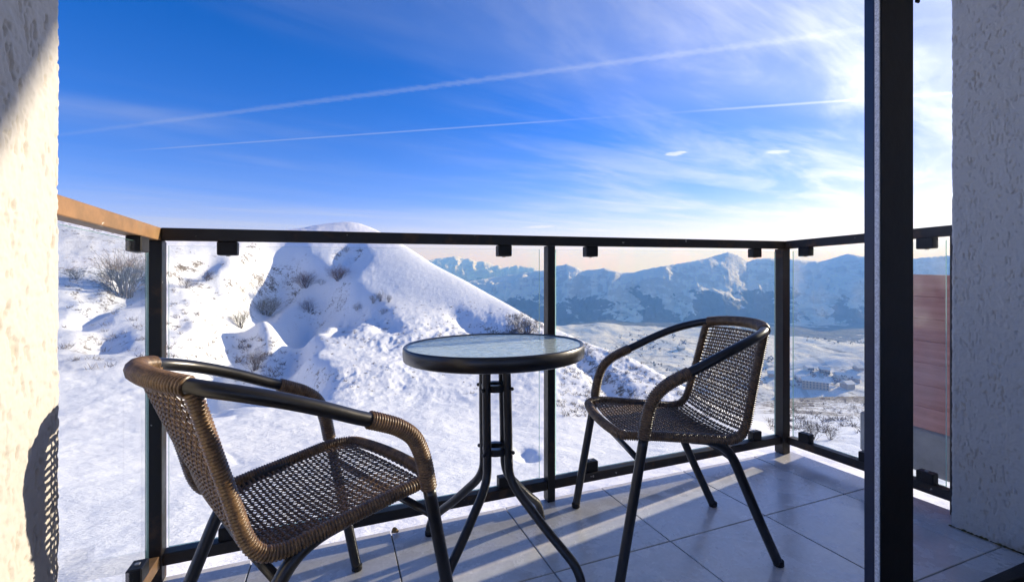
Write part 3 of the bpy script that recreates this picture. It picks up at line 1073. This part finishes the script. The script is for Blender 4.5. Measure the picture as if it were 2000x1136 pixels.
# neighbouring house: its balcony with red boards and an unseen raking slab, shaped to shade the left wall
nb = thing('neighbour_house', (4.9, -2.0, -10), label='neighbouring house with a red boarded balcony behind the right glass panel', category='house')
o_ = tuple(nb.location)
part('wall', M['stucco'], lambda b: b.box(4.7, 9.0, -5.0, .60, -12.0, 4.2), nb, o_)
part('balcony_slab', M['concrete'], lambda b: b.box(2.895, 4.9, .20, 1.80, -.12, .112, bev=.01), nb, o_)
for k in range(7):
    def fn(b):
        b.box(2.90 + R.uniform(-.002, .002), 2.928, .30, 1.763, .1135 + k * .1165, .2295 + k * .1165, bev=.003)
    part('board', M['boards'], fn, nb, o_)
for yy in (.45, 1.10, 1.70):
    part('board_post', M['boards'], lambda b: b.box(2.930, 2.975, yy - .03, yy + .03, .109, .90), nb, o_)
def shade_eave(b):
    poly = [(-1.0, 2.34), (1.499, 2.34), (2.2, 3.415), (2.2, 3.8), (-1.0, 3.8)]
    v = [(x, y, z) for x in (4.70, 4.90) for y, z in poly]
    n = len(poly)
    b.add(v, [tuple(range(n))[::-1], tuple(range(n, 2 * n))] + [(i, (i + 1) % n, n + (i + 1) % n, n + i) for i in range(n)])
part('shade_eave', M['stucco'], shade_eave, nb, o_)

# a curled dry leaf at the edge of the tiles
lf = MB()
L0 = []
for i in range(7):
    for j in range(5):
        u, v = i / 6 - .5, (j / 4 - .5) * (1 - (2 * (i / 6 - .5)) ** 2 * .9)
        L0.append((u * .036, v * .026, .004 + .016 * (abs(v) * 1.6) ** 1.3 + .010 * abs(u) + R.uniform(-.001, .001)))
lf.add(L0, [(i * 5 + j, (i + 1) * 5 + j, (i + 1) * 5 + j + 1, i * 5 + j + 1) for i in range(6) for j in range(4)])
lo = lf.build('dry_leaf', M['leaf'], smooth=True, label='small curled brown leaf on the tile edge behind the left chair', category='leaf')
lo.location = (.197, 1.728, .001)
lo.rotation_euler = (.5, .2, .7)
# ---------------------------------------------------------------- furniture
TILT = Matrix.Rotation(-math.atan(SL), 4, 'X')


def stand(th):
    return (TILT @ Matrix.Rotation(th, 4, 'Z')).to_euler()


# ---- the wicker chair, in its own frame: forward is +y, its right hand side +x
RT = 0.0150
ARM = [(.26, .272, 0), (.26, .228, .21), (.26, .184, .42), (.26, .166, .505), (.2595, .142, .560), (.259, .104, .593), (.258, .060, .615),
       (.257, 0, .640), (.254, -.065, .669), (.246, -.135, .697), (.228, -.200, .719), (.190, -.262, .736), (.130, -.300, .745), (.065, -.318, .749), (0, -.324, .750)]
ARM_L = spline(ARM, 8)
FULL = np.vstack([ARM_L, (ARM_L * np.array([-1, 1, 1]))[::-1][1:]])
PROFILE = spline([(.228, .432), (.15, .432), (.05, .421), (-.05, .410), (-.115, .403), (-.160, .412), (-.186, .448), (-.208, .52), (-.232, .60), (-.258, .690), (-.270, .728)], 10)
PL = np.r_[0, np.cumsum(np.linalg.norm(np.diff(PROFILE, axis=0), axis=1))]


def surf(u, v):
    """woven surface: u across -1..1, v along the profile in metres from the front edge"""
    y, z = np.interp(v, PL, PROFILE[:, 0]), np.interp(v, PL, PROFILE[:, 1])
    t = v / PL[-1]
    hw = np.interp(t, [0, .08, .5, .62, .8, 1], [.196, .216, .206, .196, .188, .182])
    sag = (1 - u * u)
    back = np.clip((t - .5) / .25, 0, 1)
    y = y - .045 * sag * back * np.clip((t - .5) / .5, 0, 1)
    z = z - .014 * sag * (1 - back) * np.clip(t * 8, 0, 1)
    y = y + .020 * sag * np.clip(1 - t * 6, 0, 1)
    return np.array([u * hw, y, z])


def surf_n(u, v):
    e = 1e-3
    a = surf(min(u + e, 1), v) - surf(max(u - e, -1), v)
    b = surf(u, min(v + e, PL[-1])) - surf(u, max(v - e, 0))
    n = np.cross(b, a)
    return -n / (np.linalg.norm(n) + 1e-12)


def ribbon(b, C, Nn, half, thick):
    """flat-round strand along points C with surface normals Nn"""
    C, Nn = np.array(C), np.array(Nn)
    T = np.gradient(C, axis=0)
    S = np.cross(T, Nn)
    S /= np.linalg.norm(S, axis=1)[:, None] + 1e-12
    ring = [S * half, Nn * thick, -S * half, -Nn * thick]
    v = np.stack([C + q for q in ring], 1).reshape(-1, 3)
    n = len(C)
    f = [(i * 4 + k, i * 4 + (k + 1) % 4, i * 4 + 4 + (k + 1) % 4, i * 4 + 4 + k) for i in range(n - 1) for k in range(4)]
    b.add(v, f)


def weave(v0, v1, name, parent):
    b = MB()
    NU, pitch = 31, 0.0122
    us = np.linspace(-.82, .82, NU)
    vs = np.arange(v0 + pitch * .5, v1, pitch)
    amp = .0021
    jit = random.Random(int(v1 * 1000))
    for i, u in enumerate(us):
        u = u + jit.uniform(-.006, .006)
        C, Nn = [], []
        lo, hi = (max(v0, .030) if v0 < .01 else v0), v1
        for k, v in enumerate(np.arange(lo, hi, pitch / 2)):
            n = surf_n(u, v)
            ph = math.cos(math.pi * (v - v0 - pitch * .5) / pitch + math.pi * i)
            C.append(surf(u + .004 * math.sin(v * 37 + i * 2.1), v) + n * amp * ph)
            Nn.append(n)
        ribbon(b, C, Nn, .0035 + jit.uniform(-.0005, .0003), .0017)
    for j, v in enumerate(vs):
        v = float(np.clip(v + jit.uniform(-.0013, .0013), 0.0, PL[-1]))
        C, Nn = [], []
        du = us[1] - us[0]
        for u in np.r_[-1.0, -.91, np.arange(-.82, .821, du / 2), .91, 1.0]:
            n = surf_n(u, v)
            ph = -math.cos(math.pi * (u + .82) / du + math.pi * j) if abs(u) <= .821 else 0
            C.append(surf(u, v) + n * amp * ph)
            Nn.append(n)
        ribbon(b, C, Nn, .0035, .0017)
    return b.build(name, M['wicker'], parent, smooth=True)


def wrapped(path, r, name, parent, pitch=.0068, seg=12):
    """cane wound round a tube: the radius swells once per turn"""
    P = resample(path, pitch / 5)
    rr = [r - .0006 + .0042 * abs(math.sin(math.pi * i / 5)) ** 0.6 for i in range(len(P))]
    b = MB()
    b.tube(P, rr, seg)
    return b.build(name, M['wicker'], parent, smooth=True)


def make_chair(**tags):
    t = thing('wicker_chair', (0, 0, 0), **tags)
    i_leg = next(i for i, p_ in enumerate(ARM_L) if p_[2] > .43)
    for sx in (1, -1):
        leg = ARM_L[:i_leg + 1] * np.array([sx, 1, 1])
        b = MB()
        b.tube(leg, RT, 14)
        l_ = b.build('leg', M['tube'], t, smooth=True)
        b = MB()
        b.lathe([(.0005, -.002), (.0135, -.002), (.0162, .0005), (.0162, .014), (.0150, .015)], 16, c=(leg[0][0], leg[0][1] - .001))
        b.build('foot_cap', M['plastic'], l_, smooth=True)
    b = MB()
    arm = FULL[i_leg:len(FULL) - i_leg]
    b.tube(arm, RT, 14)
    b.build('armrest', M['tube'], t, smooth=True)
    # wound cane on the two front bends and along the back
    i0 = next(i for i, p_ in enumerate(ARM_L) if p_[2] > .435)
    i1 = next(i for i, p_ in enumerate(ARM_L) if p_[1] < .028 and p_[2] > .5)
    for sx in (1, -1):
        wrapped(ARM_L[i0:i1] * np.array([sx, 1, 1]), RT + .0012, 'cane_wrap', t)
    ib = next(i for i, p_ in enumerate(ARM_L) if p_[1] < -.270)
    wrapped(FULL[ib:len(FULL) - ib], RT + .0012, 'cane_wrap', t)
    # woven seat and back with a wound rim
    vb = float(np.interp(-.165, -PROFILE[:, 0], PL)) if False else PL[np.argmin(np.abs(PROFILE[:, 0] + .172) + np.abs(PROFILE[:, 1] - .425))]
    weave(0.0, vb, 'seat', t)
    weave(vb, PL[-1], 'backrest', t)
    side = [surf(1.0, v) for v in np.linspace(PL[-1], .03, 60)]
    corner = [surf(1.0, .015) + np.array([-.002, .004, 0]), surf(.93, .002)]
    front = [surf(u, 0.0) for u in np.linspace(.85, -.85, 24)]
    rim = side + corner + front + [q * np.array([-1, 1, 1]) for q in corner[::-1]] + [q * np.array([-1, 1, 1]) for q in side[::-1]]
    wrapped(resample(np.array(rim), .004), .0122, 'seat_rim', t)
    # rear legs run forward under the seat, cross tubes join the pairs
    for sx in (1, -1):
        rl = spline([(.205 * sx, .06, .418), (.205 * sx, .0, .411), (.206 * sx, -.050, .404), (.206 * sx, -.095, .385), (.205 * sx, -.130, .345), (.202 * sx, -.168, .258),
                     (.199 * sx, -.215, .145), (.195 * sx, -.278, 0)], 7)
        b = MB()
        b.tube(rl, [min(RT, .007 + .0012 * i) for i in range(len(rl))], 14)
        l_ = b.build('leg', M['tube'], t, smooth=True)
        b = MB()
        b.lathe([(.0005, -.002), (.0135, -.002), (.0162, .0005), (.0162, .014), (.0150, .015)], 16, c=(.195 * sx, -.277))
        b.build('foot_cap', M['plastic'], l_, smooth=True)
    b = MB()
    b.tube([(-.202, -.128, .345), (0, -.133, .345), (.202, -.128, .345)], .0105, 12)
    b.build('stretcher', M['tube'], t, smooth=True)
    b = MB()
    b.tube([(-.259, .192, .372), (-.12, .19, .372), (.12, .19, .372), (.259, .192, .372)], .0095, 12)
    b.build('stretcher', M['tube'], t, smooth=True)
    return t


def place_chair(c, x, y, face):
    # face: direction the sitter looks, measured from +X anticlockwise
    c.location = (x, y, zf(y) + .002)
    c.rotation_euler = stand(face - math.pi / 2)


GRP = 'wicker chairs at the balcony table'
chairA = make_chair(group=GRP, category='chair', label='brown wicker armchair at the left, sunlit and turned away towards the table')
chairB = copy_tree(chairA)
tag(chairB, label='dark wicker armchair on the right of the round table, facing left')
place_chair(chairA, -0.072, 1.205, 0.440)
place_chair(chairB, 1.10, 1.32, math.atan2(.262, -.965))

# ---- the round table
tb = thing('round_table', (.497, 1.429, zf(1.429) + .001), stand(0), label='small round bistro table with rippled glass top and black steel legs', category='table')
HT, RTB = .71, .30
b = MB()
b.lathe([(RTB - .012, HT - .004), (RTB - .004, HT + .0005), (RTB, HT - .004), (RTB + .001, HT - .020), (RTB - .001, HT - .042), (RTB - .008, HT - .046), (RTB - .011, HT - .042), (RTB - .012, HT - .012)], 96, close=True)
b.build('rim', M['tube'], tb, smooth=True)
b = MB()
n_ = 72
b.lathe([(RTB - .0125, HT - .004), (.15, HT - .004), (.0005, HT - .004)], n_)
b.lathe([(.0005, HT - .009), (.15, HT - .009), (RTB - .0125, HT - .009)], n_)
b.build('glass_top', M['top'], tb, smooth=True)
for k in range(4):
    a = math.radians(37 + 90 * k)
    prof = spline([(.045, HT - .046), (.048, .60), (.050, .45), (.050, .335), (.055, .285), (.078, .245), (.125, .200), (.190, .142), (.245, .098), (.278, .068), (.296, .034), (.300, .0)], 7)
    b = MB()
    b.tube([(r * math.cos(a), r * math.sin(a), z) for r, z in prof], .0140, 14)
    # foot of the leg spreads under the glass into a bracket
    l_ = b.build('leg', M['tube'], tb, smooth=True)
    b = MB()
    b.lathe([(.0005, -.002), (.013, -.002), (.0152, .001), (.0152, .014), (.0140, .015)], 16, c=(.300 * math.cos(a), .300 * math.sin(a)))
    b.build('foot_cap', M['plastic'], l_, smooth=True)
    b = MB()
    b.tube([(.045 * math.cos(a), .045 * math.sin(a), HT - .0475), (.17 * math.cos(a), .17 * math.sin(a), HT - .030), (.288 * math.cos(a), .288 * math.sin(a), HT - .030)], .008, 8)
    b.build('bracket', M['tube'], l_, smooth=True)
    for z in (.36, .565):
        b = MB()
        b.tube([(.060 * math.cos(a), .060 * math.sin(a), z), (.071 * math.cos(a), .071 * math.sin(a), z), (.074 * math.cos(a), .074 * math.sin(a), z)], [.006, .006, .003], 10)
        b.build('bolt', M['tube'], l_, smooth=True)
for z in (.36, .565):
    b = MB()
    b.lathe([(.024, z - .011), (.043, z - .011), (.045, z + .009), (.043, z + .011), (.024, z + .011)], 40, close=True)
    b.build('spacer_ring', M['tube'], tb, smooth=False)
# ---------------------------------------------------------------- shrubs, trees and houses
def shrub_mesh(name, w, h, n, seed, thick=1.0, dense=1.0):
    """bare twiggy shrub: limbs that fork from the ground into many thin twigs"""
    rr = random.Random(seed)
    b = MB()

    def twig(p, d, ln, wd, depth):
        q = p + d * ln
        side = d.cross(Vector((rr.gauss(0, 1), rr.gauss(0, 1), rr.gauss(0, 1))))
        if side.length < 1e-4:
            return
        side.normalize()
        s2 = d.cross(side).normalized()
        wd2 = wd * .55
        for sd in (side, s2):
            b.add([p - sd * wd, p + sd * wd, q + sd * wd2, q - sd * wd2], [(0, 1, 2, 3)])
        if depth > 0:
            for _ in range(rr.choice((2, 3, 3))):
                nd = (d + Vector((rr.gauss(0, .5), rr.gauss(0, .5), rr.gauss(.12, .38)))).normalized()
                twig(q if rr.random() < .7 else p + d * ln * rr.uniform(.4, .9), nd, ln * rr.uniform(.55, .85), wd2, depth - 1)

    stems = max(4, int(n * dense * 1.5))
    for i in range(stems):
        a = rr.uniform(0, 2 * math.pi)
        lean = rr.uniform(.05, 1.0)
        d = Vector((math.cos(a) * lean * w / h * .8, math.sin(a) * lean * w / h * .8, 1)).normalized()
        p = Vector((math.cos(a) * rr.uniform(0, .16) * w, math.sin(a) * rr.uniform(0, .16) * w, -.1 * h))
        twig(p, d, h * rr.uniform(.30, .44), .011 * h * thick, 4)
    me = bpy.data.meshes.new(name)
    me.from_pydata(b.v, [], b.f)
    return me


def shrub(px, py, wpx, hpx, n, mat, label, seed, name='bare_shrub', group='bare shrubs on the snowy hill', sink=0.0):
    p_, d = sight(px, py)
    w, h = wpx * d / FPX, hpx * d / FPX
    me = shrub_mesh('twigs', w, h, n, seed)
    me.materials.append(M[mat])
    root = thing(name, (p_[0], p_[1], p_[2] - sink), label=label, category='tree' if 'tree' in name else 'shrub', group=group)
    link('crown', me, root)
    b = MB()
    b.tube([(0, 0, -.1 * h), (.02 * w, 0, .2 * h), (.0, .03 * w, .5 * h)], [.022 * h, .015 * h, .006 * h], 7)
    b.build('trunk', M['twig'], root)
    return root


SHRUBS = [
    (150, 546, 34, 28, 15, 'twig', 'small bare shrub seen through the left glass panel beside the wall', 'bare_shrub'),
    (245, 580, 62, 95, 26, 'twig', 'tall bare tree on the slope seen through the left glass panel', 'bare_tree'),
    (362, 562, 50, 24, 16, 'twig', 'low wide bare shrub right of the left corner post', 'bare_shrub'),
    (404, 548, 26, 22, 12, 'twig', 'small dark shrub in the hollow under the first clamp', 'bare_shrub'),
    (520, 614, 56, 42, 22, 'olive', 'broad olive brown bush in the blue shade of the gully', 'bush'),
    (470, 640, 22, 42, 12, 'olive', 'narrow olive bush above the left gully', 'bush'),
    (597, 560, 42, 34, 22, 'russet', 'round russet bush in the middle of the shaded hollow', 'bush'),
    (663, 546, 46, 33, 24, 'russet', 'wide russet bush at the right rim of the shaded hollow', 'bush'),
    (603, 608, 34, 26, 16, 'russet', 'russet bush low in the shaded hollow, below the round one', 'bush'),
    (628, 556, 26, 14, 9, 'twig', 'flat scrubby bush just right of the round russet bush', 'bush'),
    (556, 556, 20, 10, 7, 'twig', 'tiny dark bush left of the round russet bush', 'bush'),
    (676, 492, 24, 14, 10, 'twig', 'small dark bush close under the rail near the summit', 'bush'),
    (729, 592, 18, 20, 9, 'twig', 'left shrub of the cluster on the sunny slope', 'bare_shrub'),
    (743, 588, 17, 22, 9, 'twig', 'middle and tallest shrub of the cluster on the sunny slope', 'bare_shrub'),
    (759, 590, 16, 17, 9, 'twig', 'right shrub of the cluster on the sunny slope', 'bare_shrub'),
    (697, 606, 18, 17, 9, 'twig', 'lone shrub left of the cluster on the sunny slope', 'bare_shrub'),
    (748, 614, 20, 15, 9, 'twig', 'low shrub just below the cluster on the sunny slope', 'bare_shrub'),
    (498, 722, 34, 42, 16, 'twig', 'scrubby bush on the bank between the two gullies', 'bush'),
    (1010, 636, 34, 24, 14, 'twig', 'left bush on the ridge in front of the blue mountains', 'bush'),
    (1030, 650, 40, 30, 16, 'twig', 'right bush on the ridge beside the middle post', 'bush'),
    (1216, 696, 26, 20, 12, 'twig', 'bush on the ridge under the arm of the right chair', 'bush'),
    (1152, 690, 18, 14, 10, 'twig', 'bush just right of the table top on the near slope', 'bush'),
    (1170, 795, 16, 15, 8, 'twig', 'small shrub behind the front leg of the right chair', 'bare_shrub'),
    (1242, 778, 28, 14, 10, 'twig', 'spreading shrub below the arm of the right chair', 'bare_shrub'),
    (1585, 858, 34, 40, 12, 'twig', 'thin bare shrub behind the right glass panel near its clamp', 'bare_shrub'),
    (1622, 858, 26, 30, 9, 'twig', 'thin bare shrub in the middle of the right glass panel', 'bare_shrub'),
]
for i, (px, py, w, h, n, mt, lab, nm) in enumerate(SHRUBS):
    shrub(px, py, w, h, n, mt, lab, 300 + i, nm)

# low scrub scattered over the right-hand slope and the banks: nobody could count it
b = MB()
rr = random.Random(99)


def tuft(p_, h, n):
    for _ in range(n):
        d = Vector((rr.gauss(0, .6), rr.gauss(0, .6), rr.uniform(.4, 1.2))).normalized()
        s_ = d.cross(Vector((rr.gauss(0, 1), rr.gauss(0, 1), .2))).normalized() * h * .035
        p0 = Vector(p_) + Vector((rr.gauss(0, .35) * h, rr.gauss(0, .35) * h, -.05 * h))
        q = p0 + d * h * rr.uniform(.5, 1.1)
        b.add([p0 - s_, p0 + s_, q + s_ * .4, q - s_ * .4], [(0, 1, 2, 3)])


AREAS = [(620, lambda: (rr.uniform(1092, 1400), rr.uniform(645, 815)), (.2, .75)), (110, lambda: (rr.uniform(990, 1060), rr.uniform(615, 670)), (.6, 1.6)),
         (420, lambda: (rr.uniform(1500, 1900), rr.uniform(772, 846)), (.35, 1.1)), (90, lambda: (rr.uniform(310, 450), rr.uniform(540, 720)), (.4, 1.1)),
         (80, lambda: (rr.uniform(460, 560), rr.uniform(660, 750)), (.4, 1.2)), (120, lambda: (rr.uniform(660, 1000), rr.uniform(600, 680)), (.2, .6)),
         (60, lambda: (rr.uniform(126, 290), rr.uniform(540, 720)), (.4, 1.0)),
         (420, lambda: (rr.uniform(310, 1000), rr.uniform(560, 770)), (.12, .42))]
for cnt, pick, (h0, h1) in AREAS:
    for _ in range(cnt):
        p_, d = sight(*pick())
        if d > 330:
            continue
        tuft(p_, rr.uniform(h0, h1), rr.randint(8, 22))
b.build('low_scrub', M['twig'], kind='stuff', label='low dry scrub poking through the snow on the right slope', category='scrub')

# far trees as dark dots along the valley
b = MB()
for _ in range(700):
    px, py = rr.uniform(1085, 1900), 648 + 110 * rr.random() ** 1.6
    p_, d = sight(px, py, 300.0)
    if d < 400 or d > 1230:
        continue
    if fbm(np.array([p_[0]]), np.array([p_[1]]), 120.0, 2, 0.5, 77)[0] < -.02:
        continue
    h = rr.uniform(3, 8)
    for _k in range(7):
        c = Vector(p_) + Vector((rr.gauss(0, .28) * h, rr.gauss(0, .28) * h, h * rr.uniform(.2, .9)))
        u = Vector((rr.gauss(0, 1), rr.gauss(0, 1), rr.gauss(0, 1))).normalized() * h * .26
        w_ = u.cross(Vector((rr.gauss(0, 1), rr.gauss(0, 1), rr.gauss(0, 1)))).normalized() * h * .2
        b.add([c - u, c - w_, c + u, c + w_], [(0, 1, 2, 3)])
b.build('valley_trees', M['twig'], kind='stuff', label='scattered leafless trees across the far valley floor', category='trees')


def house(px, py, wm, dm, hm, ang, wall, label, roof='roofsnow', windows=0):
    p_, d = sight(px, py, 300.0)
    root = thing('village_house', (p_[0], p_[1], p_[2] - .5), (0, 0, ang), label=label, category='house', group='houses of the valley village')
    b = MB()
    b.box(-wm / 2, wm / 2, -dm / 2, dm / 2, -1.5, hm)
    wl = b.build('wall', M[wall], root)
    b = MB()
    o, rh = .7, dm * .28
    v = [(sx * (wm / 2 + o), sy * (dm / 2 + o), hm - .25) for sx in (-1, 1) for sy in (-1, 1)] + [(-wm / 2 - o, 0, hm + rh), (wm / 2 + o, 0, hm + rh)]
    v2 = [(x, y, z + .5) for x, y, z in v]
    b.add(v + v2, [(6, 7, 11, 10), (0 + 6, 10, 11, 8), (7, 9, 11, 10), (6, 8, 9, 7), (6, 10, 7), (8, 9, 11), (0, 1, 3, 2), (0, 2, 8, 6), (1, 7, 9, 3), (0, 6, 10, 4), (2, 5, 11, 8), (1, 4, 10, 7), (3, 9, 11, 5)])
    b.build('roof', M[roof], root)
    if windows:
        for r_ in range(max(1, int(hm / 3))):
            for k in range(windows):
                b = MB()
                x = -wm / 2 + wm * (k + .5) / windows
                b.box(x - .7, x + .7, -dm / 2 - .08, -dm / 2 + .02, 1.0 + 3 * r_, 2.5 + 3 * r_)
                b.build('window', M['window'], wl)


HOUSES = [
    (1592, 757, 26, 11, 9, -.5, 'ochre', 'large long village building with rows of windows behind the right panel', 8),
    (1640, 738, 11, 9, 5, -.2, 'white', 'white village house with snowy roof right of the large building', 0),
    (1668, 744, 12, 9, 5, -.7, 'ochre', 'ochre village house nearest the black door frame', 0),
    (1562, 742, 10, 8, 5, .1, 'white', 'white village house close to the corner post', 0),
    (1610, 727, 11, 8, 5, -.4, 'ochre', 'ochre village house above the large building', 0),
    (1655, 757, 12, 9, 6, .3, 'ochre', 'ochre village house low down near the door frame', 0),
    (1578, 722, 9, 8, 4, .2, 'white', 'small white village house above and left of the large building', 0),
    (1510, 735, 11, 9, 5, -.3, 'ochre', 'ochre village house between the right chair and the corner post', 0),
    (1500, 716, 9, 8, 4, .4, 'white', 'white village house just left of the corner post', 0),
    (1478, 748, 10, 8, 5, 0, 'ochre', 'ochre village house beside the back of the right chair', 0),
    (1676, 722, 9, 8, 4, .2, 'ochre', 'small ochre village house on the snowy knoll by the door frame', 0),
    (1330, 682, 12, 9, 4, .2, 'ochre', 'lone farmhouse on the valley fields left of the right chair back', 0),
    (1272, 668, 11, 9, 4, -.2, 'ochre', 'small lone farmhouse far out on the valley fields', 0),
]
for px, py, wm, dm, hm, ang, wall, lab, win in HOUSES:
    house(px, py, wm, dm, hm, ang - YAW, wall, lab, windows=win)

# ---------------------------------------------------------------- air
hz = MB()
hz.box(-3600, 3600, -3600, 3600, -260, 44)
ho = hz.build('haze', [], kind='stuff', label='thin blue winter haze over the valley', category='haze')


def f_haze(t, out):
    v = t.n('ShaderNodeVolumePrincipled', Color=(0.15, 0.38, 1.0), Absorption_Color=(1.0, 1.0, 1.0), Density=HAZE, Anisotropy=0.1)
    t.put(out.inputs['Volume'], v)


HAZE = 0.00055
ho.data.materials.append(material('haze_air', f_haze))
